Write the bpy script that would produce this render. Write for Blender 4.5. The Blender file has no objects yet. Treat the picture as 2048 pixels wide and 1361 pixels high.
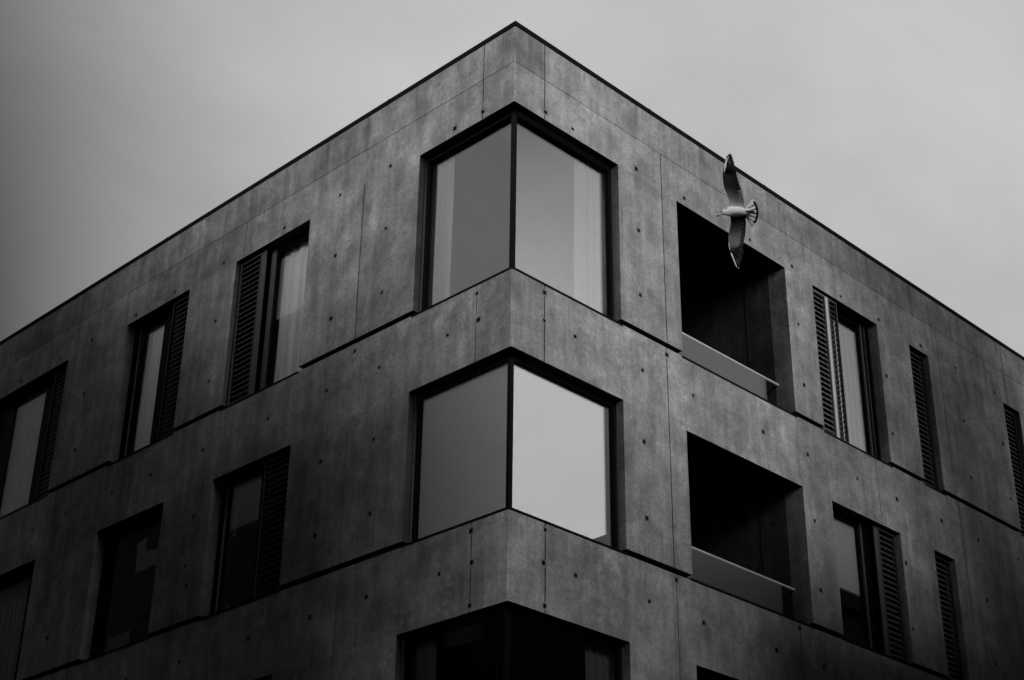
import bpy, bmesh, math, random
from mathutils import Vector, Matrix
R = math.radians
SC = bpy.context.scene
COL = SC.collection
Z0 = 8.2                                   # height of the first-floor sill line above the street

# ------------------------------------------------------------------ camera
CAM_LOC = Vector((-11.516, -11.521, 1.59))
YAW, PITCH, ROLL, FPX = 0.785, 0.4874, 0.0136, 3248.0
fwd = Vector((math.cos(PITCH)*math.cos(YAW), math.cos(PITCH)*math.sin(YAW), math.sin(PITCH)))
rt0 = Vector((math.sin(YAW), -math.cos(YAW), 0)); up0 = rt0.cross(fwd)
rt = math.cos(ROLL)*rt0 + math.sin(ROLL)*up0
up = -math.sin(ROLL)*rt0 + math.cos(ROLL)*up0
cd = bpy.data.cameras.new('camera'); cam = bpy.data.objects.new('camera', cd); COL.objects.link(cam)
M = Matrix((rt, up, -fwd)).transposed().to_4x4(); M.translation = CAM_LOC
cam.matrix_world = M
cd.sensor_width = 36; cd.lens = FPX/2048*36; cd.clip_start = 0.1; cd.clip_end = 2000
SC.camera = cam

# ------------------------------------------------------------------ light
SUN_AZ, SUN_EL = R(-92.1), R(16.2)            # direction towards the sun, azimuth from +x
sv = Vector((math.cos(SUN_EL)*math.cos(SUN_AZ), math.cos(SUN_EL)*math.sin(SUN_AZ), math.sin(SUN_EL)))
sl = bpy.data.lights.new('sun', 'SUN'); sl.energy = 2.31; sl.angle = R(33.4); sl.color = (1, 1, 1)
so = bpy.data.objects.new('sun', sl); COL.objects.link(so)
so.rotation_euler = sv.to_track_quat('Z', 'Y').to_euler(); so.location = (-10, -30, 40)

W = bpy.data.worlds.new('World'); SC.world = W; W.use_nodes = True
nt = W.node_tree; nt.nodes.clear()
def N(t, **k):
    n = nt.nodes.new(t)
    for a, b in k.items(): setattr(n, a, b)
    return n
def math_n(op, a, b=None, c=None):
    n = N('ShaderNodeMath', operation=op)
    for i, v in enumerate((a, b, c)):
        if v is None: continue
        if isinstance(v, (int, float)): n.inputs[i].default_value = v
        else: nt.links.new(v, n.inputs[i])
    return n.outputs[0]
tc = N('ShaderNodeTexCoord')
def lobe(az, el, inner, outer):
    """1 within inner degrees of a direction, 0 beyond outer"""
    a, e = R(az), R(el)
    d = N('ShaderNodeVectorMath', operation='DOT_PRODUCT')
    nt.links.new(tc.outputs['Generated'], d.inputs[0])
    d.inputs[1].default_value = (math.cos(e)*math.cos(a), math.cos(e)*math.sin(a), math.sin(e))
    ac = math_n('ARCCOSINE', d.outputs['Value'])
    m = N('ShaderNodeMapRange', interpolation_type='SMOOTHSTEP')
    nt.links.new(ac, m.inputs['Value'])
    m.inputs['From Min'].default_value = R(inner); m.inputs['From Max'].default_value = R(outer)
    m.inputs['To Min'].default_value = 1; m.inputs['To Max'].default_value = 0
    return m.outputs[0]
sky = N('ShaderNodeTexSky', sky_type='NISHITA', sun_disc=False)
sky.sun_elevation = SUN_EL; sky.sun_rotation = R(90)-SUN_AZ; sky.dust_density = 4; sky.air_density = 1
bw = N('ShaderNodeRGBToBW'); nt.links.new(sky.outputs[0], bw.inputs[0])
v = math_n('MULTIPLY_ADD', bw.outputs[0], 0.0002, 0.004)          # overcast veil over the clear-sky light
for az, el, i, o, s in ((40, 34, 16, 42, 0.52),                   # bright cloud behind the building
                        (71, 26, 0, 21, -0.42), (66, 42, 0, 15, -0.14), (20, 22, 0, 14, -0.04),
                        (165, 15.9, 7.3, 21.3, 7.8),                 # low bright sky patch added to light the left wall
                        (-45, 18, 6, 26, 1.60), (-45, 42, 0, 16, -0.08),
                        (135, 33, 6, 20, 0.42), (114, 24, 4, 13, 0.12)):
    v = math_n('MULTIPLY_ADD', lobe(az, el, i, o), s, v)
ns = N('ShaderNodeTexNoise'); ns.inputs['Scale'].default_value = 3.2; ns.inputs['Detail'].default_value = 9
ns.inputs['Roughness'].default_value = 0.58; ns.inputs['Distortion'].default_value = 0.4
mp = N('ShaderNodeMapping'); mp.inputs['Scale'].default_value = (1, 1, 1.4)
nt.links.new(tc.outputs['Generated'], mp.inputs[0]); nt.links.new(mp.outputs[0], ns.inputs['Vector'])
v = math_n('MULTIPLY', math_n('MAXIMUM', v, 0.006), math_n('MULTIPLY_ADD', ns.outputs['Fac'], 0.70, 0.65))
bg = N('ShaderNodeBackground'); nt.links.new(v, bg.inputs['Color']); bg.inputs['Strength'].default_value = 1.0
wo = N('ShaderNodeOutputWorld'); nt.links.new(bg.outputs[0], wo.inputs[0])

SC.view_settings.view_transform = 'Standard'; SC.view_settings.look = 'None'
SC.view_settings.exposure = 0.0; SC.view_settings.gamma = 1

# ------------------------------------------------------------------ materials
def mat(name, col, rough=0.6, metal=0.0, spec=0.5):
    m = bpy.data.materials.new(name); m.use_nodes = True
    b = m.node_tree.nodes['Principled BSDF']
    b.inputs['Base Color'].default_value = (*(col if isinstance(col, tuple) else (col,)*3), 1)
    b.inputs['Roughness'].default_value = rough; b.inputs['Metallic'].default_value = metal
    b.inputs['Specular IOR Level'].default_value = spec
    return m
def noisy(name, col, var, scale, rough=0.6, metal=0.0, stretch=(1, 1, 1), bump=0.0):
    m = mat(name, col, rough, metal); t = m.node_tree; L = t.links
    b = t.nodes['Principled BSDF']
    c = t.nodes.new('ShaderNodeTexCoord'); p = t.nodes.new('ShaderNodeMapping'); p.inputs['Scale'].default_value = stretch
    n = t.nodes.new('ShaderNodeTexNoise'); n.inputs['Scale'].default_value = scale; n.inputs['Detail'].default_value = 6
    r = t.nodes.new('ShaderNodeMapRange')
    r.inputs['From Min'].default_value = .25; r.inputs['From Max'].default_value = .75
    r.inputs['To Min'].default_value = col*(1-var); r.inputs['To Max'].default_value = col*(1+var)
    L.new(c.outputs['Object'], p.inputs[0]); L.new(p.outputs[0], n.inputs['Vector'])
    L.new(n.outputs['Fac'], r.inputs['Value']); L.new(r.outputs[0], b.inputs['Base Color'])
    if bump:
        bp = t.nodes.new('ShaderNodeBump'); bp.inputs['Strength'].default_value = bump; bp.inputs['Distance'].default_value = .01
        L.new(n.outputs['Fac'], bp.inputs['Height']); L.new(bp.outputs[0], b.inputs['Normal'])
    return m
def concrete(name, base=0.30):
    m = mat(name, base, 0.75, 0, 0.3); t = m.node_tree; L = t.links; b = t.nodes['Principled BSDF']
    def nd(k, **kw):
        n = t.nodes.new(k)
        for a, q in kw.items(): setattr(n, a, q)
        return n
    def mth(op, a, q=None, r=None, clamp=False):
        n = nd('ShaderNodeMath', operation=op, use_clamp=clamp)
        for i, x in enumerate((a, q, r)):
            if x is None: continue
            if isinstance(x, (int, float)): n.inputs[i].default_value = x
            else: L.new(x, n.inputs[i])
        return n.outputs[0]
    c = nd('ShaderNodeTexCoord')
    def noise(scale, st=(1, 1, 1), det=5, ro=.55, dist=0, off=(0, 0, 0)):
        p = nd('ShaderNodeMapping'); p.inputs['Scale'].default_value = st; p.inputs['Location'].default_value = off
        n = nd('ShaderNodeTexNoise'); n.inputs['Scale'].default_value = scale; n.inputs['Detail'].default_value = det
        n.inputs['Roughness'].default_value = ro; n.inputs['Distortion'].default_value = dist
        L.new(c.outputs['Object'], p.inputs[0]); L.new(p.outputs[0], n.inputs['Vector'])
        return n.outputs['Fac']
    def rng(x, a, q, lo, hi, smooth=True):
        n = nd('ShaderNodeMapRange', interpolation_type='SMOOTHSTEP' if smooth else 'LINEAR')
        L.new(x, n.inputs['Value'])
        for k, w in zip(('From Min', 'From Max', 'To Min', 'To Max'), (a, q, lo, hi)): n.inputs[k].default_value = w
        return n.outputs[0]
    at = nd('ShaderNodeAttribute', attribute_name='tone')
    big = noise(0.55, det=4, dist=.6)
    mid = noise(2.6, det=7, ro=.62, dist=.3)
    fine = noise(16, det=6, ro=.7)
    grit = noise(60, det=3, ro=.75)
    strk = noise(5.5, (1, 1, .09), det=5, ro=.6)
    strk2 = noise(15, (1, 1, .05), det=3, off=(3, 7, 1))
    v = mth('MULTIPLY', rng(big, .3, .7, .78, 1.18), rng(mid, .28, .72, .74, 1.26))
    v = mth('MULTIPLY', v, rng(fine, .25, .75, .80, 1.20))
    v = mth('MULTIPLY', v, rng(grit, .25, .75, .62, 1.38))
    v = mth('MULTIPLY', v, rng(strk, .32, .68, .80, 1.12))
    drip = mth('MULTIPLY', rng(strk2, .58, .72, 0, 1), rng(noise(1.1, off=(9, 2, 4)), .45, .62, 0, 1))
    v = mth('MULTIPLY', v, mth('MULTIPLY_ADD', drip, -.34, 1))
    # rain stains running down from the roof edge
    sx = nd('ShaderNodeSeparateXYZ'); L.new(c.outputs['Object'], sx.inputs[0])
    run = mth('MULTIPLY', rng(noise(7, (1, 1, .035), det=4, ro=.65, off=(2, 5, 8)), .50, .66, 0, 1), rng(noise(3, (1, 1, .35), off=(1, 1, 6)), .36, .6, 0, 1))
    run = mth('MULTIPLY', run, rng(sx.outputs['Z'], 5.6+Z0, 6.3+Z0, 0, 1))
    v = mth('MULTIPLY', v, mth('MULTIPLY_ADD', run, -.40, 1))
    # pale lime blooms and pitted patches
    bloom = mth('MULTIPLY', rng(noise(.9, off=(5, 5, 2), det=3), .50, .68, 0, 1), rng(noise(5, off=(1, 8, 3), det=8, ro=.75), .48, .62, 0, 1))
    v = mth('MULTIPLY', v, mth('MULTIPLY_ADD', bloom, .42, 1))
    # worn patches with an edge of their own
    wp = mth('MULTIPLY', rng(noise(.75, (1, 1, .7), det=9, ro=.62, dist=.5, off=(7, 3, 5)), .52, .575, 0, 1), rng(noise(.4, off=(2, 9, 3)), .44, .6, 0, 1))
    v = mth('MULTIPLY', v, mth('MULTIPLY_ADD', wp, .20, .97))
    wd = mth('MULTIPLY', rng(noise(1.3, (1, 1, .45), det=8, ro=.6, off=(4, 6, 1)), .56, .64, 0, 1), rng(noise(.5, off=(8, 1, 7)), .48, .6, 0, 1))
    v = mth('MULTIPLY', v, mth('MULTIPLY_ADD', wd, -.20, 1))
    vo = nd('ShaderNodeTexVoronoi'); vo.inputs['Scale'].default_value = 13; L.new(c.outputs['Object'], vo.inputs['Vector'])
    pit = mth('MULTIPLY', rng(vo.outputs['Distance'], .05, .11, 1, 0), rng(noise(2.1, off=(4, 4, 4)), .52, .66, 0, 1))
    v = mth('MULTIPLY', v, mth('MULTIPLY_ADD', pit, -.45, 1))
    v = mth('MULTIPLY', v, at.outputs['Fac'])
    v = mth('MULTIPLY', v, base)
    L.new(v, b.inputs['Base Color'])
    h = mth('MULTIPLY_ADD', fine, .5, mth('MULTIPLY_ADD', mid, 1.2, mth('MULTIPLY_ADD', grit, .25, mth('MULTIPLY', pit, -.6))))
    bp = nd('ShaderNodeBump'); bp.inputs['Strength'].default_value = .35; bp.inputs['Distance'].default_value = .008
    L.new(h, bp.inputs['Height']); L.new(bp.outputs[0], b.inputs['Normal'])
    return m
def glass_mat(name, refl, tint, rough=0.0):
    m = bpy.data.materials.new(name); m.use_nodes = True; t = m.node_tree; t.nodes.clear(); L = t.links
    o = t.nodes.new('ShaderNodeOutputMaterial'); mx = t.nodes.new('ShaderNodeMixShader')
    tr = t.nodes.new('ShaderNodeBsdfTransparent'); tr.inputs[0].default_value = (tint, tint, tint, 1)
    gl = t.nodes.new('ShaderNodeBsdfGlossy'); gl.inputs['Roughness'].default_value = rough
    gl.inputs['Color'].default_value = (.95, .95, .95, 1)
    lw = t.nodes.new('ShaderNodeLayerWeight'); lw.inputs['Blend'].default_value = .5
    fr = t.nodes.new('ShaderNodeMath'); fr.operation = 'POWER'; fr.inputs[1].default_value = 5; L.new(lw.outputs['Facing'], fr.inputs[0])
    ma = t.nodes.new('ShaderNodeMath'); ma.operation = 'ADD'; ma.use_clamp = True; ma.inputs[1].default_value = refl
    # old sheet glass is never perfectly flat
    tcn = t.nodes.new('ShaderNodeTexCoord'); n = t.nodes.new('ShaderNodeTexNoise'); n.inputs['Scale'].default_value = .9; n.inputs['Detail'].default_value = 1
    bp = t.nodes.new('ShaderNodeBump'); bp.inputs['Strength'].default_value = .08; bp.inputs['Distance'].default_value = .02
    L.new(tcn.outputs['Object'], n.inputs['Vector']); L.new(n.outputs['Fac'], bp.inputs['Height']); L.new(bp.outputs[0], gl.inputs['Normal'])
    L.new(fr.outputs[0], ma.inputs[0]); L.new(ma.outputs[0], mx.inputs[0])
    L.new(tr.outputs[0], mx.inputs[1]); L.new(gl.outputs[0], mx.inputs[2]); L.new(mx.outputs[0], o.inputs[0])
    return m
M_CON = concrete('bare_concrete', 0.425)
M_CON2 = concrete('shaded_loggia_concrete', 0.085)  # same concrete, darkened to carry the shade inside the loggias
M_HOLE = mat('tie_hole_mortar', 0.03, 0.95)
M_GRV = noisy('joint_dark', 0.035, .4, 9, .95)  # near-black tone inside the joints and grooves
M_FRAME = mat('anodised_frame', 0.004, 0.6, 0.0, 0.1)
M_SOFFIT_SHADE = mat('soffit_shade', 0.008, 0.7, 0.0, 0.1)  # near-black colour standing in for shade on the undersides
M_REVEAL = {'A': concrete('reveal_concrete', 0.34), 'B': concrete('shaded_reveal_concrete', 0.085)}  # jamb shade put into the colour, far darker on the B side
M_FRAME2 = mat('brushed_frame', 0.10, 0.5, 0.2)
M_COP = noisy('coping_metal', 0.006, .25, 3, .8)
M_COP.node_tree.nodes['Principled BSDF'].inputs['Specular IOR Level'].default_value = .12
M_GLASS = glass_mat('coated_glass', 0.15, 0.96)
M_GLASSC = glass_mat('clear_glass', 0.05, 0.98)
M_GLASSD = glass_mat('dark_glass', 0.04, 0.85)
M_PANEL = mat('satin_balustrade_glass', 0.12, 0.25, 0, .5)
M_PANEL.node_tree.nodes['Principled BSDF'].inputs['Alpha'].default_value = .8
M_SHUT = noisy('shutter_metal', 0.075, .3, 14, .5, .1)
M_SHUTL = noisy('shutter_edge_metal', 0.20, .2, 20, .45, .1)
M_RAIL = noisy('rail_metal', 0.75, .1, 10, .4, .0)
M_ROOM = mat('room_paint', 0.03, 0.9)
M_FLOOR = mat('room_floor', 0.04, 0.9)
M_CURT = noisy('curtain_cloth', 0.62, .06, 30, .9)
M_CURT3 = noisy('white_curtain_cloth', 0.85, .06, 30, .9)
M_CURT5 = noisy('dark_curtain_cloth', 0.15, .08, 30, .9)
M_CURT4 = noisy('pale_curtain_cloth', 0.40, .08, 30, .9)
M_CURT2 = noisy('grey_curtain_cloth', 0.25, .08, 30, .9)
M_BLINDW = noisy('white_blind_cloth', 0.88, .03, 40, .9)
M_BLIND2 = noisy('grey_blind_cloth', 0.55, .05, 40, .9)
M_BLIND = noisy('blind_cloth', 0.35, .03, 40, .9)
M_GRND = noisy('asphalt', 0.04, .35, 4, .9, bump=.3)
M_PAVE = noisy('pavement_slabs', 0.06, .3, 2, .9)
M_BLOCK = noisy('shade_block_render', 0.035, .3, .8, .9)  # kept dark so the added shading blocks bounce little light
M_BLOCKWIN = mat('shade_block_glass', 0.02, 0.1)

# ------------------------------------------------------------------ helpers
def obj(name, bm, m, parent=None, smooth=False, recalc=True):
    if recalc: bmesh.ops.recalc_face_normals(bm, faces=bm.faces)
    me = bpy.data.meshes.new(name); bm.to_mesh(me); bm.free()
    for x in (m if isinstance(m, (list, tuple)) else [m]): me.materials.append(x)
    if smooth:
        for p in me.polygons: p.use_smooth = True
    o = bpy.data.objects.new(name, me); COL.objects.link(o)
    if parent: o.parent = parent
    return o
def tag(o, label=None, cat=None, group=None, kind=None):
    for k, x in (('label', label), ('category', cat), ('group', group), ('kind', kind)):
        if x: o[k] = x
    return o
def empty(name, loc, label, cat, group=None):
    o = bpy.data.objects.new(name, None); COL.objects.link(o); o.location = loc
    return tag(o, label, cat, group)
def FP(w, u, d, z):
    """facade point: u along the wall from the corner, d metres into the building, z above the sill line"""
    return Vector((u, d, z+Z0)) if w == 'A' else Vector((d, u, z+Z0))
def fbox(bm, w, u0, u1, d0, d1, z0, z1, mi=0):
    vs = [bm.verts.new(FP(w, u, d, z)) for u in (u0, u1) for d in (d0, d1) for z in (z0, z1)]
    for q in ((0, 1, 3, 2), (4, 6, 7, 5), (0, 4, 5, 1), (2, 3, 7, 6), (0, 2, 6, 4), (1, 5, 7, 3)):
        bm.faces.new([vs[i] for i in q]).material_index = mi
def wbox(bm, a, b, mi=0):
    vs = [bm.verts.new((x, y, z)) for x in (a[0], b[0]) for y in (a[1], b[1]) for z in (a[2], b[2])]
    for q in ((0, 1, 3, 2), (4, 6, 7, 5), (0, 4, 5, 1), (2, 3, 7, 6), (0, 2, 6, 4), (1, 5, 7, 3)):
        bm.faces.new([vs[i] for i in q]).material_index = mi

# ------------------------------------------------------------------ ground (out of the picture, below it)
bm = bmesh.new(); bmesh.ops.create_grid(bm, x_segments=8, y_segments=8, size=500)
tag(obj('ground', bm, M_GRND), kind='structure')
bm = bmesh.new()
wbox(bm, (-2.6, -2.6, -.3), (16.4, -.02, .13)); wbox(bm, (-2.6, -.02, -.3), (-.02, 16.4, .13))
tag(obj('pavement', bm, M_PAVE), kind='structure')

# ------------------------------------------------------------------ the building
BLD = empty('concrete_building', (0, 0, 0), 'bare grey concrete apartment building seen at its corner, with dark recessed windows and loggias', 'building')
LEN = 15.2
TOP, ZB = 6.53, -Z0
W1T, W2T, W3T = 5.36, 1.95, -1.06
REV = 0.30
OPEN = {'A': [(0, 1.93, 3.0, W1T), (0, 1.93, 0.0, W2T), (0, 1.95, -3.0, W3T),
              (3.12, 5.57, 3.0, W1T), (3.13, 5.60, 0.0, W2T), (3.13, 5.60, -3.0, W3T),
              (6.25, 7.94, 3.0, W1T), (6.28, 7.98, 0.0, W2T), (6.28, 7.98, -3.0, W3T),
              (8.84, 9.40, 3.0, W1T), (8.88, 9.46, 0.0, W2T), (8.88, 9.46, -3.0, W3T),
              (11.72, 12.26, 3.0, W1T), (11.75, 12.30, 0.0, W2T)],
        'B': [(0, 1.72, 3.0, W1T), (0, 1.72, 0.0, W2T), (0, 1.74, -3.0, W3T),
              (3.96, 5.65, 3.0, W1T), (3.98, 5.66, 0.0, W2T), (3.98, 5.66, -3.0, W3T),
              (6.79, 8.45, 3.0, W1T), (6.81, 8.50, 0.0, W2T), (6.81, 8.50, -3.0, W3T),
              (10.15, 12.62, 3.0, W1T), (10.20, 12.62, 0.0, W2T)]}
JOINT = {'A': [(.54, W1T, TOP), (2.81, 3.07, 5.97), (9.72, 3.07, 5.97), (11.89, W1T, TOP), (.55, W2T, 2.99), (2.79, .04, 2.99),
               (2.82, -3, -.03), (7.52, W2T, 2.99), (9.78, .04, 2.99), (5.29, W3T, -.03), (.57, W3T, -.03), (7.54, W3T, -.03), (9.8, -3, -.03)],
         'B': [(.56, W1T, TOP), (.585, W2T, 2.99), (.57, W3T, -.03), (2.82, 3.07, 5.40), (5.47, W1T, 5.97), (9.93, 3.07, TOP),
               (5.50, W2T, 2.99), (7.73, W2T, 2.99), (2.84, -3, 1.80), (5.50, W3T, -.03), (7.75, W3T, -.03), (9.9, .04, 2.99)]}
TIE = {'A': [], 'B': []}
for z in (-.5, 2.49, 5.47):
    TIE['A'] += [(u, z) for u in (.55, 1.07, 2.30, 3.30, 4.76, 5.77, 6.98, 8.0, 9.21, 10.24, 11.46)]
    TIE['B'] += [(u, z) for u in (.555, 1.08, 2.30, 3.32, 4.54, 5.98, 7.22, 8.23, 9.47, 10.44, 11.66)]
for z in (.54, 1.52, 3.55, 4.52):
    TIE['A'] += [(u, z) for u in (2.30, 5.82, 8.06, 10.28, 11.50)]
    TIE['B'] += [(u, z) for u in (2.33, 3.34, 6.03, 9.49)]
TIE['A'] += [(.55, 2.86), (2.79, 2.88), (.57, -.11), (2.81, -.11), (5.28, -.11), (.57, -.99), (2.3, -1.5), (5.8, -1.5)]
TIE['B'] += [(.58, 2.86), (2.80, 2.87), (.57, -.12), (.565, -.99), (6.1, .82), (2.33, -1.5), (3.34, -1.5)]

def build_wall(w):
    rnd = random.Random(5 if w == 'A' else 9)
    rects = []                                             # u0,u1,z0,z1,kind,depth
    rects.append((0, LEN, 5.965, 5.974, 'face', .012))
    for u, a, b in JOINT[w]:
        hw = rnd.uniform(.0055, .009)
        rects.append((u-hw, u+hw, a, b, 'face', .016))
    for z in (2.99, -.03, -3.03):
        rects.append((0, LEN, z, z+.075, 'groove', .085))
    for (a, b, c_, d_) in OPEN[w]:
        rects.append((a, b, c_-.03 if c_ < 3 else c_-.01, d_, 'open', REV))
    s = .047
    ties = []
    for (u, z) in TIE[w]:
        u += rnd.uniform(-.012, .012); z += rnd.uniform(-.012, .012)
        if any(a-.03 < u < b+.03 and c_-.03 < z < d_+.03 for a, b, c_, d_ in OPEN[w]): continue
        q = s*rnd.uniform(.75, 1.1)
        ties.append((u-q, u+q, z-q, z+q, 'tie', 0))
    rects += ties
    r5 = lambda x: round(x, 5)
    ul = sorted({r5(x) for r in rects for x in r[:2]} | {0.012, LEN} | {r5(i*1.0) for i in range(1, 15)}); ul = [x for x in ul if .012 <= x <= LEN]
    zl = sorted({r5(x) for r in rects for x in r[2:4]} | {ZB, TOP} | {r5(-8+i) for i in range(0, 14)}); zl = [x for x in zl if ZB <= x <= TOP]
    nu, nz = len(ul)-1, len(zl)-1
    K = [[('face', 0.0)]*nz for _ in range(nu)]
    owner, done = {}, set()
    for (a, b, c_, d_, k, dep) in rects:
        for i in range(nu):
            um = (ul[i]+ul[i+1])/2
            if not (a < um < b): continue
            for j in range(nz):
                if c_ < (zl[j]+zl[j+1])/2 < d_:
                    K[i][j] = (k, dep)
                    if k == 'tie': owner[i, j] = (a, b, c_, d_)
    bm = bmesh.new(); tone = bm.loops.layers.float_color.new('tone')
    tones = {}
    ub = [.55, 2.81, 5.4, 7.52, 9.75, 11.9, 99]; zb = [-3.03, -1.06, -.03, 1.95, 2.99, 5.36, 5.97, 99]
    def tn(u, z):
        k = (next(i for i, x in enumerate(ub) if u < x), next(i for i, x in enumerate(zb) if z < x))
        if k not in tones: tones[k] = rnd.uniform(.86, 1.10)
        return tones[k]*(.90 if z > 5.97 else 1)
    cache = {}
    def vt(u, d, z):
        k = (r5(u), r5(d), r5(z))
        if k not in cache: cache[k] = bm.verts.new(FP(w, u, d, z))
        return cache[k]
    nrm = {'f': Vector((0, -1, 0)) if w == 'A' else Vector((-1, 0, 0))}
    def face(vs, t, mi=0, n=None, tv=None):
        try: f = bm.faces.new(vs)
        except ValueError: return
        f.material_index = mi
        if n is not None:
            f.normal_update()
            if f.normal.dot(n) < 0: f.normal_flip()
        for l in f.loops:
            q = t*(tv.get(l.vert, 1) if tv else 1); l[tone] = (q, q, q, 1)
    U = Vector((1, 0, 0)) if w == 'A' else Vector((0, 1, 0)); Zv = Vector((0, 0, 1))
    for i in range(nu):
        for j in range(nz):
            k, d = K[i][j]; a, b, c_, e = ul[i], ul[i+1], zl[j], zl[j+1]
            t = tn((a+b)/2, (c_+e)/2)
            if k in ('face', 'groove'):
                face([vt(a, d, c_), vt(b, d, c_), vt(b, d, e), vt(a, d, e)], t, 1 if k == 'groove' or d > 0 else 0, nrm['f'])
            elif k == 'tie' and owner[i, j] not in done:
                done.add(owner[i, j]); a, b, c_, e = owner[i, j]
                cu, cz, q = (a+b)/2, (c_+e)/2, (b-a)/2
                outer = [(a, c_), (cu, c_), (b, c_), (b, cz), (b, e), (cu, e), (a, e), (a, cz)]
                ri = q*.60
                inn, inn2 = [], []
                for (x, y) in outer:
                    an = math.atan2(y-cz, x-cu); r_ = ri*rnd.uniform(.86, 1.1)
                    inn.append((cu+r_*math.cos(an), cz+r_*math.sin(an))); inn2.append((cu+.8*r_*math.cos(an), cz+.8*r_*math.sin(an)))
                for m_ in range(8):
                    p, q2 = m_, (m_+1) % 8
                    i1, i2_ = vt(inn[q2][0], 0, inn[q2][1]), vt(inn[p][0], 0, inn[p][1])
                    face([vt(outer[p][0], 0, outer[p][1]), vt(outer[q2][0], 0, outer[q2][1]), i1, i2_], t, 0, nrm['f'], {i1: .45, i2_: .45})
                    face([vt(inn[p][0], 0, inn[p][1]), vt(inn[q2][0], 0, inn[q2][1]), vt(inn2[q2][0], .03, inn2[q2][1]), vt(inn2[p][0], .03, inn2[p][1])], t, 2)
                face([vt(x, .03, y) for x, y in inn2], t, 2, nrm['f'])
                a, b, c_, e = ul[i], ul[i+1], zl[j], zl[j+1]
            # side walls towards the next cells
            for di, dj in ((1, 0), (0, 1)):
                i2, j2 = i+di, j+dj
                if i2 >= nu or j2 >= nz: continue
                k2, d2 = K[i2][j2]
                if abs(d-d2) < 1e-6 or (k == 'open' and k2 == 'open') or (k == 'tie' and owner.get((i2, j2)) == owner[i, j]): continue
                lo, hi = min(d, d2), max(d, d2)
                mi = 1 if 'groove' in (k, k2) and 'open' not in (k, k2) else 0
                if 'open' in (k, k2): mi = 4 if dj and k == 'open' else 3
                if di: vs = [vt(b, lo, c_), vt(b, hi, c_), vt(b, hi, e), vt(b, lo, e)]; n = U*(1 if d2 > d else -1)
                else: vs = [vt(a, lo, e), vt(b, lo, e), vt(b, hi, e), vt(a, hi, e)]; n = Zv*(1 if d2 > d else -1)
                face(vs, t, mi, n)
    # chamfered arris at the building corner (half belongs to each wall)
    if w == 'A':
        for (z0, z1) in ((W1T, TOP), (W2T, 2.99), (W3T, -.03), (ZB, -3.03)):
            n = 10
            zs = [z0+(z1-z0)*i/n for i in range(n+1)]
            for p, q in zip(zs, zs[1:]):
                face([bm.verts.new(x) for x in (FP('A', .012, 0, p), FP('A', .012, 0, q), FP('B', .012, 0, q), FP('B', .012, 0, p))], tn(.1, p), 0, Vector((-1, -1, 0)))
        for z0 in (W1T, W2T, W3T):      # corner piece of the lintel undersides
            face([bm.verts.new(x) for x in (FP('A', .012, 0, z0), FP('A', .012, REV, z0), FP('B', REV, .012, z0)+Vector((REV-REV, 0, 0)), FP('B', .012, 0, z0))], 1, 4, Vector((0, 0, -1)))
    return obj('wall', bm, [M_CON, M_GRV, M_HOLE, M_REVEAL[w], M_SOFFIT_SHADE], BLD, recalc=False)
build_wall('A'); build_wall('B')

# the two far ends, the roof and the roof-edge coping
bm = bmesh.new()
wbox(bm, (LEN, 0, 0), (LEN+.25, LEN, TOP+Z0)); wbox(bm, (0, LEN, 0), (LEN+.25, LEN+.25, TOP+Z0))
o = obj('wall', bm, M_CON2, BLD); tc_ = o.data.color_attributes.new('tone', 'FLOAT_COLOR', 'CORNER')
for x in tc_.data: x.color = (1, 1, 1, 1)
bm = bmesh.new(); wbox(bm, (.25, .25, TOP+Z0-.45), (LEN, LEN, TOP+Z0-.2)); obj('roof', bm, M_FLOOR, BLD)
bm = bmesh.new()
o_, i_ = -.012, .30
pts_o = [(o_, o_), (LEN+.28, o_), (LEN+.28, LEN+.28), (o_, LEN+.28)]; pts_i = [(i_, i_), (LEN-.05, i_), (LEN-.05, LEN-.05), (i_, LEN-.05)]
zc0, zc1 = TOP+Z0-.006, TOP+Z0+.064
ring = [[bm.verts.new((*p, z)) for p in P_] for P_, z in ((pts_o, zc0), (pts_o, zc1), (pts_i, zc1-.01), (pts_i, zc0))]
for k in range(4):
    for j in range(4):
        bm.faces.new([ring[k][j], ring[k][(j+1) % 4], ring[(k+1) % 4][(j+1) % 4], ring[(k+1) % 4][j]])
for k in range(1, 6):                                               # standing seams between the coping lengths
    fbox(bm, 'A', k*2.6-.012, k*2.6+.012, -.016, .30, TOP-.008, TOP+.069); fbox(bm, 'B', k*2.6-.212, k*2.6-.188, -.016, .30, TOP-.008, TOP+.069)
obj('roof_coping', bm, M_COP, BLD)

# rooms: storey slabs and inner walls, all in the dark
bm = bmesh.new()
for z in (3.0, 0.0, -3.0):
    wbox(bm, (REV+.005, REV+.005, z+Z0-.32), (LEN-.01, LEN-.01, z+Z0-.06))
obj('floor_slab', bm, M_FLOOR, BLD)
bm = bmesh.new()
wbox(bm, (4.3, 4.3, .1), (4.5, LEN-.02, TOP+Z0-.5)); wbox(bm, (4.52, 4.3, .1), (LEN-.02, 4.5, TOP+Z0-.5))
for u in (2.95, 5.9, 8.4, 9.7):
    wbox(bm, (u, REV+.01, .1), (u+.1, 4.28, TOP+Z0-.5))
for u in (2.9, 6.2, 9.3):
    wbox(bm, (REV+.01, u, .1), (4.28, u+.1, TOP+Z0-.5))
obj('inner_wall', bm, M_ROOM, BLD)

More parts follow.
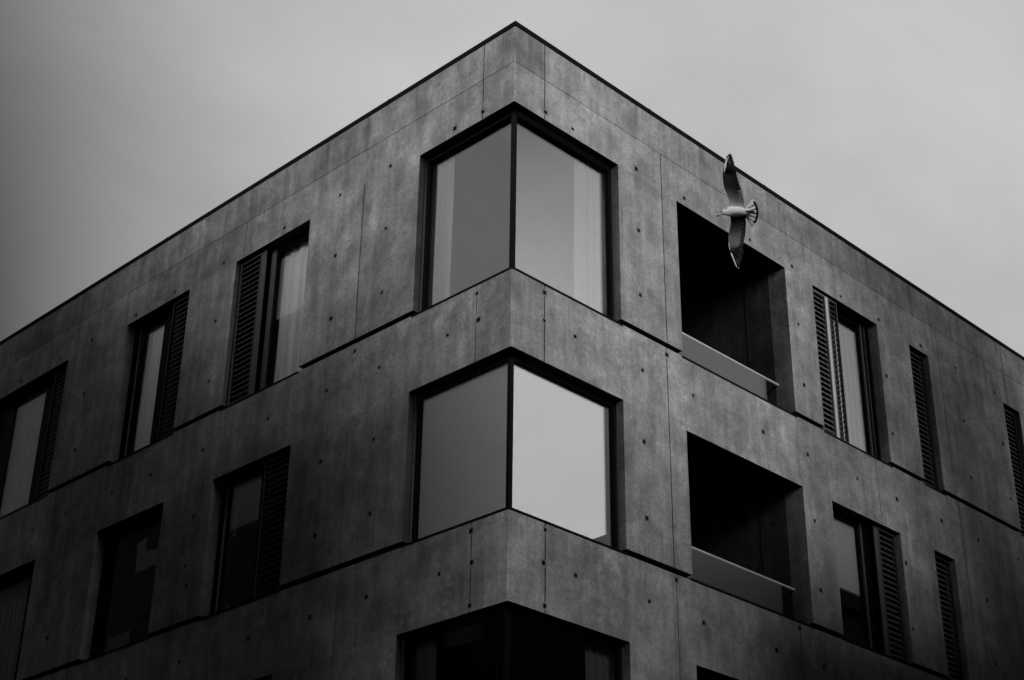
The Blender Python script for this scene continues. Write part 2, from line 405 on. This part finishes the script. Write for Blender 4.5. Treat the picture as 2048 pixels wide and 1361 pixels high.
# ------------------------------------------------------------------ windows
def bars(bm, w, u0, u1, z0, z1, d0, d1, wl, wr, wt, wb, mi=0):
    fbox(bm, w, u0, u0+wl, d0, d1, z0, z1, mi); fbox(bm, w, u1-wr, u1, d0, d1, z0, z1, mi)
    fbox(bm, w, u0+wl, u1-wr, d0+.002, d1-.002, z1-wt, z1, mi); fbox(bm, w, u0+wl, u1-wr, d0+.002, d1-.002, z0, z0+wb, mi)
def pane(w, u0, u1, d, z0, z1, parent, m):
    bm = bmesh.new(); fbox(bm, w, u0, u1, d, d+.012, z0, z1)
    return obj('pane', bm, m, parent)
def corner_window(z0, z1, ua, ub_, blind, dark=False):
    d, fw = .125, .05
    bm = bmesh.new()
    for w, ue in (('A', ua), ('B', ub_)):
        s = d+.052 if w == 'A' else d+.056
        fbox(bm, w, s, ue, d, d+.07, z1-.062, z1-.002)                   # head
        fbox(bm, w, s, ue, d, d+.07, z0-.005, z0+.028)                   # sill bar
        fbox(bm, w, ue-.055, ue-.002, d+.003, d+.068, z0+.028, z1-.062)  # jamb bar
        fbox(bm, w, ue-.018, ue-.003, d-.03, d+.003, z0+.02, z1-.03, 1)  # pale jamb trim
        
        fbox(bm, w, s+.01, ue-.01, d-.012, d, z1-.018, z1-.010, 1 if w == 'A' else 0)
    wbox(bm, (d, d, z0+Z0), (d+.052, d+.052, z1+Z0-.002))                # corner post
    fbox(bm, 'A', -.006, ua+.02, -.006, d-.002, z0-.034, z0-.004); fbox(bm, 'B', d, ub_+.02, -.006, d-.002, z0-.034, z0-.004)   # sill sheet
    wi = obj('window', bm, [M_FRAME, M_FRAME2], BLD)
    g = M_GLASSD if dark else M_GLASS
    pane('A', d+.05, ua-.05, d+.03, z0+.02, z1-.055, wi, g); pane('B', d+.05, ub_-.05, d+.03, z0+.02, z1-.055, wi, g)
    return wi
corner_window(3.0, W1T, 1.93, 1.72, False); corner_window(0.0, W2T, 1.93, 1.72, True); corner_window(-3.0, W3T, 1.95, 1.74, False, True)

def shutter(w, u0, u1, d, z0, z1, parent, edge=None, m=None, wave=.013, lip=.009):
    """folding shutter of wavy perforated metal: a slim frame and rows of rippled lips"""
    rnd = random.Random(int(u0*100+z0*7))
    bm = bmesh.new(); f = .018
    fbox(bm, w, u0, u0+f, d, d+.05, z0, z1); fbox(bm, w, u1-f, u1, d, d+.05, z0, z1)
    fbox(bm, w, u0+f, u1-f, d+.004, d+.046, z0, z0+.03); fbox(bm, w, u0+f, u1-f, d+.004, d+.046, z1-.03, z1)
    if edge == 'hi': fbox(bm, w, u1, u1+.085, d+.006, d+.016, z0, z1, 1)
    if edge == 'lo': fbox(bm, w, u0-.11, u0, d+.006, d+.016, z0, z1, 1)
    pitch, wl_ = .083, .098
    n = int((z1-z0-.08)/pitch); seg = max(8, int((u1-u0)/wl_*8))
    for r in range(n):
        zz = z0+.06+r*pitch; ph = (r % 2)*math.pi*.0
        rows = []
        for s in range(seg+1):
            u = u0+f+(u1-u0-2*f)*s/seg
            wv = math.sin(2*math.pi*(u-u0)/wl_+ph)
            dd = d+.010+wave*.6*(1+wv)/2; zq = zz+.010*wv+rnd.uniform(-.0012, .0012)
            rows.append([bm.verts.new(FP(w, u, dd, zq)), bm.verts.new(FP(w, u, dd+.002, zq+lip)), bm.verts.new(FP(w, u, d+.045, zz+.045+lip))])
        for a, b in zip(rows, rows[1:]):
            bm.faces.new((a[0], b[0], b[1], a[1])); bm.faces.new((a[1], b[1], b[2], a[2]))
    return obj('shutter', bm, m or [M_SHUT, M_FRAME2], parent, recalc=False)

def punched(w, u0, u1, z0, z1, g0, g1, d=.18, shut=None, edge=None, posts=(), dark=False, m=None, dsh=.07, zt=.075):
    """recessed window: frame with one glazed light from g0 to g1, solid dark leaf elsewhere"""
    bm = bmesh.new()
    fbox(bm, w, u0+.003, u1-.003, d, d+.06, z1-zt, z1-.003); fbox(bm, w, u0+.003, u1-.003, d-.002, d+.06, z0-.008, z0+.035)
    a, b, c_, e = u0+.003, g0, g1, u1-.003
    if b-a > .03: fbox(bm, w, a, b, d+.004, d+.056, z0+.035, z1-zt)
    if e-c_ > .03: fbox(bm, w, c_, e, d+.004, d+.056, z0+.035, z1-zt)
    if b-a > .2: fbox(bm, w, a, a+.06, d-.02, d+.004, z0+.035, z1-.01)
    if e-c_ > .2: fbox(bm, w, e-.06, e, d-.02, d+.004, z0+.035, z1-.01)
    for p, q, mi in posts: fbox(bm, w, p, q, d-.025, d+.004, z0+.03, z1-.02, mi)
    fbox(bm, w, u0-.02, u1+.02, -.006, d-.002, z0-.034, z0-.004)
    wi = obj('window', bm, [M_FRAME, M_FRAME2], BLD)
    if g1 > g0: pane(w, g0-.01, g1+.01, d+.02, z0+.03, z1-zt+.01, wi, M_GLASSD if dark else M_GLASSC)
    if shut: shutter(w, shut[0], shut[1], dsh, z0+.012, z1-.02, wi, edge, m)
    return wi
# right-hand facade
punched('A', 6.25, 7.94, 3.0, W1T, 7.02, 7.68, shut=(6.28, 6.62), edge='hi', posts=((7.70, 7.72, 1), (7.80, 7.815, 1)), m=[M_SHUTL, M_RAIL], dsh=.04)
w_ = [c for c in BLD.children if c.name.startswith('window')][-1]
shutter('A', 6.70, 6.92, .04, 3.012, W1T-.02, w_)
punched('A', 6.28, 7.98, 0.0, W2T, 6.36, 7.14, shut=(7.50, 7.92), edge='lo', posts=((7.17, 7.20, 1),))
punched('A', 8.84, 9.40, 3.0, W1T, 8.95, 9.30, shut=(8.87, 9.37), dark=True, dsh=.08)
punched('A', 8.88, 9.46, 0.0, W2T, 8.99, 9.36, shut=(8.91, 9.43), dark=True, dsh=.08)
punched('A', 11.72, 12.26, 3.0, W1T, 11.83, 12.16, shut=(11.75, 12.23), dark=True, dsh=.08)
punched('A', 11.75, 12.30, 0.0, W2T, 11.83, 12.16, shut=(11.78, 12.27), dark=True, dsh=.08)
punched('A', 6.28, 7.98, -3.0, W3T, 6.36, 7.14, shut=(7.50, 7.92), dark=True)
punched('A', 8.88, 9.46, -3.0, W3T, 8.99, 9.36, shut=(8.91, 9.43), dark=True)
# left-hand facade
punched('B', 3.96, 5.65, 3.0, W1T, 4.02, 4.87, shut=(5.13, 5.62), edge='lo', posts=((4.89, 5.0, 1),))
punched('B', 6.79, 8.45, 3.0, W1T, 7.67, 8.18, shut=(6.83, 7.30), edge=None, posts=((8.28, 8.295, 1),))
punched('B', 10.15, 12.62, 3.0, W1T, 11.07, 12.04, shut=(10.19, 10.62))
punched('B', 3.98, 5.66, 0.0, W2T, 4.80, 5.50, shut=(4.02, 4.60), posts=((5.52, 5.535, 1),))
punched('B', 6.81, 8.50, 0.0, W2T, 7.06, 8.25)
punched('B', 10.20, 12.62, 0.0, W2T, 10.62, 12.3)
punched('B', 3.98, 5.66, -3.0, W3T, 4.80, 5.50, shut=(4.02, 4.60), dark=True)
punched('B', 6.81, 8.50, -3.0, W3T, 7.06, 8.25, dark=True)

# loggias of the right-hand facade
def loggia(z0, z1, u0, u1):
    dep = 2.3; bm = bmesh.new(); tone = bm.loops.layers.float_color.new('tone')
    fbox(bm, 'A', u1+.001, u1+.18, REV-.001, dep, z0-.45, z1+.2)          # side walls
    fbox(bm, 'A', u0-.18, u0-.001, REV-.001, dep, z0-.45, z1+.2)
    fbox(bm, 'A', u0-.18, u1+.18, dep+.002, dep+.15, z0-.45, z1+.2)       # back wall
    fbox(bm, 'A', u0, u1, REV+.001, dep, z1+.003, z1+.19, 2)              # ceiling, its shade painted near black
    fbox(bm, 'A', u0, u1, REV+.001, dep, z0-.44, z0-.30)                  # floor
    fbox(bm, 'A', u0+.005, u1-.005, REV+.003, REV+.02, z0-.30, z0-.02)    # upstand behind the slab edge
    # shadow joint and formwork ties in the side wall
    for d in (.72,): fbox(bm, 'A', u1-.003, u1+.001, d, d+.018, z0-.3, z1, 1)
    for f in bm.faces:
        for l in f.loops: l[tone] = (1, 1, 1, 1)
    for d, z in ((.50, z0+.55), (.50, z0+1.55), (1.5, z0+.55), (1.5, z0+1.55)):
        cen = FP('A', u1-.004, d, z)
        vs = [bm.verts.new(cen+Vector((0, .02*math.cos(a), .02*math.sin(a)))) for a in [k*math.pi/5 for k in range(10)]]
        bm.faces.new(vs).material_index = 1
    b = obj('loggia', bm, [M_CON2, M_HOLE, M_SOFFIT_SHADE], BLD)
    bm = bmesh.new(); fbox(bm, 'A', u0-.02, u1+.02, -.006, REV-.02, z0-.034, z0-.004); obj('sill', bm, M_FRAME, b)
    # balustrade: one glass sheet under a round handrail
    bm = bmesh.new(); fbox(bm, 'A', u0+.004, u1-.30, .25, .272, z0-.01, z0+.53); obj('balustrade_glass', bm, M_PANEL, b)
    bm = bmesh.new(); c0, c1 = FP('A', u0+.004, .262, z0+.55), FP('A', u1-.004, .262, z0+.55)
    rr = [[bm.verts.new(c+Vector((0, .020*math.cos(k*math.pi/6), .020*math.sin(k*math.pi/6)))) for k in range(12)] for c in (c0, c1)]
    for k in range(12): bm.faces.new((rr[0][k], rr[0][(k+1) % 12], rr[1][(k+1) % 12], rr[1][k]))
    obj('handrail', bm, M_RAIL, b, smooth=True)
    # glazed door at the back
    bm = bmesh.new(); bars(bm, 'A', u0+.3, u1-.5, z0-.29, z1-.1, dep-.06, dep-.004, .08, .08, .08, .1)
    fbox(bm, 'A', u0+1.0, u0+1.08, dep-.06, dep-.004, z0-.19, z1-.18)
    dr = obj('door', bm, M_FRAME, b); pane('A', u0+.37, u1-.57, dep-.03, z0-.2, z1-.17, dr, M_GLASSD)
loggia(3.0, W1T, 3.12, 5.57); loggia(0.0, W2T, 3.13, 5.60); loggia(-3.0, W3T, 3.13, 5.60)

# ------------------------------------------------------------------ curtains and blinds (things of their own)
def curtain(w, u0, u1, d, z0, z1, label, group=None, folds=.11, amp=.022, seed=1, m=None):
    rnd = random.Random(seed); bm = bmesh.new(); n = max(10, int((u1-u0)/.012)); rows = []
    ph = [rnd.uniform(0, 6.28) for _ in range(4)]
    for k in range(n+1):
        u = u0+(u1-u0)*k/n; x = u/folds*2*math.pi
        o = amp*(math.sin(x+ph[0]+.8*math.sin(u*9+ph[1]))+.45*math.sin(1.7*x+ph[2]))
        rows.append([bm.verts.new(FP(w, u, d+amp*1.6+o*(.55+.45*(1-t))+.006*math.sin(5*t+ph[3]), z0+(z1-z0)*t)) for t in (0, .25, .5, .75, 1)])
    for a, b in zip(rows, rows[1:]):
        for k in range(4): bm.faces.new((a[k], b[k], b[k+1], a[k+1]))
    o = obj('curtain', bm, m or M_CURT, smooth=True)
    return tag(o, label, 'curtain', group)
def blind(w, u0, u1, d, z0, z1, label, m=None):
    t = empty('roller_blind', FP(w, (u0+u1)/2, d, z0), label, 'blind', 'roller blinds behind the glass')
    inv = Matrix.Translation(-t.location)
    bm = bmesh.new(); fbox(bm, w, u0, u1, d, d+.004, z0+.025, z1); o = obj('cloth', bm, m or M_BLIND, t); o.data.transform(inv)
    bm = bmesh.new(); fbox(bm, w, u0, u1, d-.006, d+.012, z0, z0+.025); o = obj('hem_bar', bm, M_FRAME2, t); o.data.transform(inv)
    return t
GC = 'curtains behind the windows'
curtain('A', 1.36, 1.88, .21, 2.96, W1T-.02, 'pale curtain drawn to the right edge of the upper corner window', GC, seed=2, m=M_CURT2)
curtain('B', 1.33, 1.68, .21, 2.96, W1T-.02, 'pale curtain drawn to the left edge of the upper corner window', GC, seed=3, m=M_CURT4)
blind('A', .19, 1.87, .19, .02, W2T-.03, 'bright white blind filling the right pane of the middle corner window')
blind('B', .19, 1.66, .19, .02, W2T-.03, 'greyer white blind filling the left pane of the middle corner window', M_BLINDW)
curtain('A', 1.50, 1.92, .24, -3.0, W3T-.05, 'dim curtain at the right side of the lowest corner window', GC, seed=4, m=M_CURT5)
curtain('B', 1.38, 1.72, .24, -3.0, W3T-.05, 'dim curtain at the left side of the lowest corner window', GC, seed=5, m=M_CURT5)
curtain('A', 6.9, 7.75, .26, 2.96, W1T-.03, 'pale curtain in the top window right of the upper loggia, beside its open shutters', GC, seed=6, m=M_CURT2)
blind('A', 6.30, 7.2, .24, .83, W2T-.05, 'half lowered pale blind in the window right of the lower loggia', M_BLIND2)
curtain('B', 3.98, 4.93, .26, 2.96, W1T-.03, 'pale pleated curtain in the top floor window nearest the corner on the left side', GC, m=M_CURT3, seed=7, folds=.2, amp=.03)
curtain('B', 7.6, 8.25, .26, 2.96, W1T-.03, 'pale curtain in the second top floor window from the corner on the left side', GC, m=M_CURT3, seed=8)
curtain('B', 11.0, 12.12, .26, 2.96, W1T-.03, 'pale curtain in the top window at the left edge of the photo', GC, m=M_CURT3, seed=9)
blind('B', 4.72, 5.60, .24, 1.21, W2T-.05, 'half lowered grey blind in the window below the curtained top window on the left side', M_BLINDW)
curtain('B', 10.5, 12.4, .26, -.05, W2T-.03, 'dim grey curtain in the lower window at the left edge of the photo', GC, m=M_CURT3, seed=11)

def reflection_sheet(w, pts, d, label):  # made-up pale sheet in place of a reflection in the glass
    bm = bmesh.new(); n = len(pts)
    fr = [bm.verts.new(FP(w, u, d+.01*math.sin(9*u+5*z), z)) for u, z in pts]; bk = [bm.verts.new(FP(w, u, d+.006+.01*math.sin(9*u+5*z), z)) for u, z in pts]
    bm.faces.new(fr); bm.faces.new(bk[::-1])
    for k in range(n): bm.faces.new((fr[k], fr[(k+1) % n], bk[(k+1) % n], bk[k]))
    tag(obj('curtain', bm, M_CURT3), label, 'curtain', GC)  # the added reflection sheet, not a real curtain
reflection_sheet('B', [(7.72, 1.62), (7.50, 1.67), (7.46, 1.46), (7.14, 1.40), (7.11, 1.19), (7.66, 1.16)], .22,
      'pale sheet added for a reflection in the dark lower window, second from the corner on the left')

# ------------------------------------------------------------------ unseen blocks added to shade the walls and be mirrored in the panes
def shade_building(name, a, b, label, st=3.1, bay=2.6):
    t = empty(name, ((a[0]+b[0])/2, (a[1]+b[1])/2, 0), label, 'building'); inv = Matrix.Translation(-t.location)
    bm = bmesh.new(); wbox(bm, (a[0], a[1], 0), (b[0], b[1], b[2]))
    wbox(bm, (a[0]-.15, a[1]-.15, b[2]), (b[0]+.15, b[1]+.15, b[2]+.25))
    for k in range(int((b[2]-1)/st)):
        z = .9+k*st
        for ax in (0, 1):
            n = int((b[ax]-a[ax])/bay)
            for q in range(n):
                p = a[ax]+(b[ax]-a[ax])*(q+.5)/n
                for side in (a[1-ax]-.03, b[1-ax]-.02):
                    lo, hi = [0, 0, z], [0, 0, z+1.7]
                    lo[ax], hi[ax] = p-.6, p+.6; lo[1-ax], hi[1-ax] = side, side+.05
                    wbox(bm, lo, hi, 1)
    obj('shade_building_shell', bm, [M_BLOCK, M_BLOCKWIN], t).data.transform(inv)
shade_building('shade_block', (5.5, -14.5, 0), (11, -7.2, Z0+2.9), 'low dark block added for shade across the street from the loggias')
shade_building('shade_block', (11.1, -14.5, 0), (17.8, -7.2, Z0+4.1), 'narrow dark block added for shade in the middle of the street row')
shade_building('shade_block', (18.0, -14.5, 0), (40, -7.2, Z0+7.2), 'longer dark block added for shade across the street from the narrow windows')
shade_building('shade_block', (-19, 2.9, 0), (-5.95, 6.85, Z0+4.7), 'narrow dark block added for shade at the mouth of the alley')
shade_building('shade_block', (-19, 7.1, 0), (-7.2, 10.1, Z0+7.6), 'low dark block added for shade, set back in the alley')
shade_building('shade_block', (3.45, -7.0, 0), (8.9, -5.0, Z0+2.35), 'low dark block added for shade in front of the blocks across the street')
shade_building('shade_block', (9.2, -7.0, 0), (40, -5.0, Z0+3.7), 'second dark block added for shade in front of the blocks across the street')
shade_building('shade_block', (-19, 16.2, 0), (-5.55, 40, Z0+6.0), 'lower dark block added for shade further up the alley')
shade_building('shade_block', (-19, 10.4, 0), (-5.9, 16, Z0+9.4), 'long dark block added for shade, closing in on the alley')
shade_building('shade_block', (-4.8, -40, 0), (5.3, -17.1, Z0+5.0), 'mid height dark block added for shade between the two towers')
shade_building('shade_block', (-40, -44, 0), (-23.3, -17.1, Z0+6.55), 'mid height dark block added for shade beyond the left tower')
shade_building('shade_tower', (5.6, -25, 0), (14.2, -15, Z0+30), 'tall dark tower added for shade across the square, beside the low block')
shade_building('shade_tower', (-23, -24, 0), (-5.0, -16, Z0+30), 'tall dark tower added for shade across the square, behind the street corner')

# ------------------------------------------------------------------ the gull
K = .0050
def gp(px, py, h=0.0):
    """bird plane: photo-like outline coordinates to metres (x tailwards, y along the span, z towards the belly side)"""
    return Vector(((px-1474)*K, -(py-424)*K, h*K/.0041))
def plumage_and_shade():
    m = mat('gull_plumage_shade', 0.5, 0.8, 0, .2); t = m.node_tree; L = t.links; b = t.nodes['Principled BSDF']
    a = t.nodes.new('ShaderNodeAttribute'); a.attribute_name = 'plumage_and_shade'
    c = t.nodes.new('ShaderNodeTexCoord'); n = t.nodes.new('ShaderNodeTexNoise'); n.inputs['Scale'].default_value = 45; n.inputs['Detail'].default_value = 5
    p = t.nodes.new('ShaderNodeMapping'); p.inputs['Scale'].default_value = (1.2, .5, 1)
    r = t.nodes.new('ShaderNodeMapRange'); r.inputs['From Min'].default_value = .3; r.inputs['From Max'].default_value = .7
    r.inputs['To Min'].default_value = .92; r.inputs['To Max'].default_value = 1.06
    q = t.nodes.new('ShaderNodeMath'); q.operation = 'MULTIPLY'
    L.new(c.outputs['Object'], p.inputs[0]); L.new(p.outputs[0], n.inputs['Vector']); L.new(n.outputs['Fac'], r.inputs['Value'])
    L.new(a.outputs['Fac'], q.inputs[0]); L.new(r.outputs[0], q.inputs[1]); L.new(q.outputs[0], b.inputs['Base Color'])
    return m
GM = [plumage_and_shade()]
SH = {0: .92, 1: .22, 2: .07, 3: .010}
def z1_(x, y): return (1420+x*.0955, 290+y*.0955)
def z2_(x, y): return (1420+x*.1175, 390+y*.1175)
def interp(pts, t):
    n = len(pts)-1; f = min(max(t, 0), 1)*n; i = min(int(f), n-1); a = f-i
    return (pts[i][0]*(1-a)+pts[i+1][0]*a, pts[i][1]*(1-a)+pts[i+1][1]*a)
def resample(pts, ys):
    out = []
    for y in ys:
        for p, q in zip(pts, pts[1:]):
            lo, hi = sorted((p[1], q[1]))
            if lo <= y <= hi and hi > lo:
                a = (y-p[1])/(q[1]-p[1]); out.append((p[0]+a*(q[0]-p[0]), y)); break
        else: out.append(min(pts, key=lambda s: abs(s[1]-y)))
    return out
bm = bmesh.new(); PL = bm.loops.layers.float_color.new('plumage_and_shade')
def paint(f, v):
    for l in f.loops: l[PL] = (v, v, v, 1)
# body: rings along the axis  (x, centre y, half height in picture, half depth)
U2 = .1175
body = [(158, 345, 6, 6), (172, 336, 16, 15), (190, 318, 30, 26), (212, 303, 42, 36), (238, 296, 50, 44), (265, 293, 58, 52), (300, 290, 74, 66),
        (345, 287, 88, 82), (400, 285, 90, 88), (460, 285, 88, 86), (520, 286, 80, 74), (570, 290, 68, 56), (610, 296, 55, 38), (660, 300, 36, 20), (715, 300, 18, 8)]
rings = []
for (x, cy, hh, hd) in body:
    r = []
    for k in range(20):
        a = 2*math.pi*k/20
        px, py = z2_(x, cy-hh*math.cos(a))
        r.append(bm.verts.new(gp(px, py, hd*U2*K*math.sin(a))))
    rings.append(r)
for a, b in zip(rings, rings[1:]):
    for k in range(20):
        f = bm.faces.new((a[k], a[(k+1) % 20], b[(k+1) % 20], b[k])); f.smooth = True; paint(f, SH[0])
paint(bm.faces.new(rings[0]), SH[0]); paint(bm.faces.new(rings[-1]), SH[0])
# bill
tipv = bm.verts.new(gp(*z2_(101, 380), 0)); mid = []
for k in range(8):
    a = 2*math.pi*k/8; px, py = z2_(168+2*math.cos(a), 344-12*math.cos(a))
    mid.append(bm.verts.new(gp(px, py, 8*U2*K*math.sin(a))))
m2 = []
for k in range(8):
    a = 2*math.pi*k/8; px, py = z2_(130, 362-10*math.cos(a)); m2.append(bm.verts.new(gp(px, py, 6*U2*K*math.sin(a))))
for k in range(8):
    f = bm.faces.new((mid[k], mid[(k+1) % 8], m2[(k+1) % 8], m2[k])); paint(f, .012); f.smooth = True
    paint(bm.faces.new((m2[k], m2[(k+1) % 8], tipv)), .012)
# eye and dark ear mark on the near side of the head, dark collar patch
def blob(x, y, rx, ry, h, rot, mi, n=14):
    cx, cy = x, y; c = bm.verts.new(gp(*z2_(cx, cy), h+.004)); ring_ = []
    for k in range(n):
        a = 2*math.pi*k/n; ex, ey = rx*math.cos(a), ry*math.sin(a)
        ring_.append(bm.verts.new(gp(*z2_(cx+ex*math.cos(rot)-ey*math.sin(rot), cy+ex*math.sin(rot)+ey*math.cos(rot)), h-.004)))
    for k in range(n):
        f = bm.faces.new((c, ring_[k], ring_[(k+1) % n])); paint(f, SH[mi]); f.smooth = True
blob(204, 290, 34, 13, .0185, -.75, 3)
blob(284, 242, 24, 11, .0215, -.7, 2)
# dark wedge lying back under the tail
tail_wedge = [(605, 262), (640, 268), (700, 268), (750, 270), (766, 286), (752, 306), (700, 308), (650, 290)]
top_ = [bm.verts.new(gp(*z2_(x, y), .030 if x < 640 else .022)) for x, y in tail_wedge]; bot_ = [bm.verts.new(gp(*z2_(x, y), .006)) for x, y in tail_wedge]
paint(bm.faces.new(top_), .012); paint(bm.faces.new(bot_), .012)
for k in range(8):
    paint(bm.faces.new((top_[k], top_[(k+1) % 8], bot_[(k+1) % 8], bot_[k])), .012)

def slab_strip(rows, thick, sh):
    """rows of points (photo px,py,h) -> closed thin shell; sh(i, j) gives the plumage tone along and across"""
    f_ = [[bm.verts.new(gp(x, y, h+thick/2)) for x, y, h in r] for r in rows]
    b_ = [[bm.verts.new(gp(x, y, h-thick/2)) for x, y, h in r] for r in rows]
    n, m = len(rows), len(rows[0]); tone = {}
    for g in (f_, b_):
        for i in range(n):
            for j in range(m): tone[g[i][j]] = sh(i/(n-1), j/(m-1))
    def add(q, smooth=True):
        f = bm.faces.new(q); f.smooth = smooth
        for l in f.loops: l[PL] = (tone[l.vert],)*3+(1,)
    for i in range(n-1):
        for j in range(m-1):
            add((f_[i][j], f_[i+1][j], f_[i+1][j+1], f_[i][j+1])); add((b_[i][j+1], b_[i+1][j+1], b_[i+1][j], b_[i][j]))
    for i in range(n-1):
        for j in (0, m-1): add((f_[i][j], f_[i+1][j], b_[i+1][j], b_[i][j]), False)
    for j in range(m-1):
        for i in (0, n-1): add((f_[i][j], f_[i][j+1], b_[i][j+1], b_[i][j]), False)
def feather(base, tip, wid, h0, h1, mi, thick=.0022):
    """one slim flight feather from base to tip (photo px)"""
    bx, by = base; tx, ty = tip; L = math.hypot(tx-bx, ty-by); nx, ny = -(ty-by)/L, (tx-bx)/L; rows = []
    for s, k in ((0, .8), (.3, 1), (.65, .95), (.86, .7), (.96, .38), (1, .06)):
        cx, cy, h = bx+(tx-bx)*s, by+(ty-by)*s, h0+(h1-h0)*s
        rows.append([(cx+nx*wid*k*e, cy+ny*wid*k*e, h) for e in (-.5, 0, .5)])
    slab_strip(rows, thick, lambda a, b: SH[mi])
def wing(lead, trail, y0, y1, hf, mi_fn, n=26, m=9):
    ys = [y0+(y1-y0)*k/n for k in range(n+1)]
    Ld, Tr = resample(lead, ys), resample(trail, ys); rows = []
    for i, (a, b) in enumerate(zip(Ld, Tr)):
        t = i/n; row = []
        for j in range(m+1):
            s = j/m
            camber = -.016*math.sin(math.pi*min(1, s*1.1))*(1-.5*t)+.010*(1-s)**3
            row.append((a[0]+(b[0]-a[0])*s, a[1], hf(t)+camber))
        rows.append(row)
    slab_strip(rows, .007, mi_fn)
# upper wing (in the picture): underside shade painted into the tones, black primaries
lu = [z1_(*p) for p in ((412, 1340), (405, 1270), (400, 1170), (350, 1030), (300, 920), (275, 800), (262, 700), (255, 590), (272, 470), (290, 370), (318, 280))]
tu = [z1_(*p) for p in ((735, 1340), (718, 1270), (690, 1130), (655, 985), (600, 830), (560, 700), (530, 570), (490, 430), (455, 300), (440, 270))]
hu = lambda t: -.012+.05*t-.115*t*t
def ramp(pts, x):
    for (a, p), (b, q) in zip(pts, pts[1:]):
        if x <= b: return p+(q-p)*max(0, (x-a))/(b-a)
    return pts[-1][1]
def mu(a, b): return ramp(((0, .62), (.10, .46), (.20, .22), (.32, .10), (.44, .035), (.55, .012), (1, .008)), a+.10*(b-.4))
wing(lu, tu, z1_(0, 1325)[1], z1_(0, 480)[1], hu, mu)
rnd = random.Random(3)
for k, (b0, tp) in enumerate((((330, 560), (340, 225)), ((352, 560), (372, 195)), ((380, 560), (402, 168)), ((410, 560), (430, 186)), ((440, 570), (450, 250)), ((465, 580), (474, 330)), ((490, 600), (500, 420)), ((505, 640), (523, 500)))):
    feather(z1_(*b0), z1_(*tp), 5.2, hu(.80), hu(1.12)-.002*k, 3)
for (b0, tp, wd, mi) in (((286, 590), (338, 245), 3.0, 0), ((318, 500), (344, 290), 1.4, 0), ((345, 360), (380, 225), 1.0, 0), ((383, 395), (404, 295), .9, 1), ((410, 400), (432, 340), .8, 1)):
    feather(z1_(*b0), z1_(*tp), wd, hu(.84)+.010, hu(1.1)+.008, mi, .0012)
for k in range(15):                                            # secondaries along the trailing edge
    y = 1230-k*46; x = resample(tu, [z1_(0, y)[1]])[0][0]
    feather((x-7.5, z1_(0, y)[1]-1.5), (x+.9+.4*(k % 2), z1_(0, y)[1]-3.6), 3.4, hu((1325-y)/845)+.002, hu((1325-y)/845)+.001, 1 if k < 6 else 3)
# lower wing: dark base tones paint the shadow near the body
ll = [z2_(*p) for p in ((345, 330), (350, 390), (356, 480), (345, 560), (328, 630), (319, 700), (321, 790), (328, 870), (350, 960), (375, 1040))]
tl = [z2_(*p) for p in ((615, 330), (612, 400), (612, 520), (602, 640), (586, 740), (574, 820), (570, 900), (560, 980), (540, 1040))]
hl = lambda t: .002-.045*t+.055*t*t
def ml(a, b): return ramp(((0, .018), (.2, .022), (.42, .09), (.62, .24), (.80, .24), (.88, .06), (1, .012)), a)*(1 if b < .72 else max(.12, 1-(b-.72)*4))
wing(ll, tl, z2_(0, 335)[1], z2_(0, 985)[1], hl, ml)
for k, (b0, tp) in enumerate((((385, 930), (478, 1246)), ((410, 920), (506, 1256)), ((440, 900), (516, 1210)), ((465, 890), (528, 1170)), ((490, 880), (545, 1130)), ((515, 860), (560, 1080)), ((535, 850), (572, 1020)))):
    feather(z2_(*b0), z2_(*tp), 4.6, hl(.86), hl(1.25)-.002*k, 3)
for (b0, tp, wd, mi) in (((364, 975), (470, 1243), 2.8, 0), ((474, 1205), (503, 1254), 1.6, 0), ((452, 1080), (506, 1195), .8, 1), ((490, 1060), (521, 1150), .7, 1), ((500, 990), (545, 1090), .6, 1), ((520, 900), (560, 985), .6, 1), ((325, 820), (348, 945), 1.0, 0)):
    feather(z2_(*b0), z2_(*tp), wd, hl(.9)+.010, hl(1.2)+.008, mi, .0012)
for k in range(13):
    y = 450+k*33; x = resample(tl, [z2_(0, y)[1]])[0][0]
    feather((x-7, z2_(0, y)[1]-.5), (x+.9+.4*(k % 2), z2_(0, y)[1]+1.8), 3.2, hl((y-335)/650)+.002, hl((y-335)/650), 2 if k % 2 else 3)
# tail fan: white feathers with a black end band
fan = ((748, 100), (775, 135), (795, 175), (808, 215), (817, 255), (822, 300), (820, 345), (814, 385), (802, 425), (788, 462), (745, 522))
for k, tp in enumerate(fan):
    b0 = (605+abs(k-5)*1.0, 225+k*14)
    e = z2_(*b0); t_ = z2_(*tp); h = -.012+.0003*(k % 2)
    L = math.hypot(t_[0]-e[0], t_[1]-e[1]); nx, ny = -(t_[1]-e[1])/L, (t_[0]-e[0])/L; rows = []
    for s in (0, .3, .6, .80, .805, .93, 1.0):
        wd = 2.6+6.6*min(1, s*1.15)
        if s == 1.0: wd *= .8
        rows.append([(e[0]+(t_[0]-e[0])*s+nx*wd*q, e[1]+(t_[1]-e[1])*s+ny*wd*q, h) for q in (-.5, 0, .5)])
    slab_strip(rows, .002, (lambda a, b, k=k: .012 if a > .64 and 0 < k < 10 else .80))
bmesh.ops.recalc_face_normals(bm, faces=bm.faces)
gull = obj('gull', bm, GM, recalc=False)
GPX, GPY = 1474, 424
ray = fwd+rt*((GPX-1024)/FPX)-up*((GPY-680.5)/FPX)
gc = CAM_LOC+ray*(K*FPX)
nz_ = (-ray).normalized(); nx_ = (rt-nz_*rt.dot(nz_)).normalized(); ny_ = nz_.cross(nx_)
G = Matrix((nx_, ny_, nz_)).transposed().to_4x4(); G.translation = gc
gull.matrix_world = G
tag(gull, 'black and white gull gliding with spread wings in front of the concrete facade', 'bird')
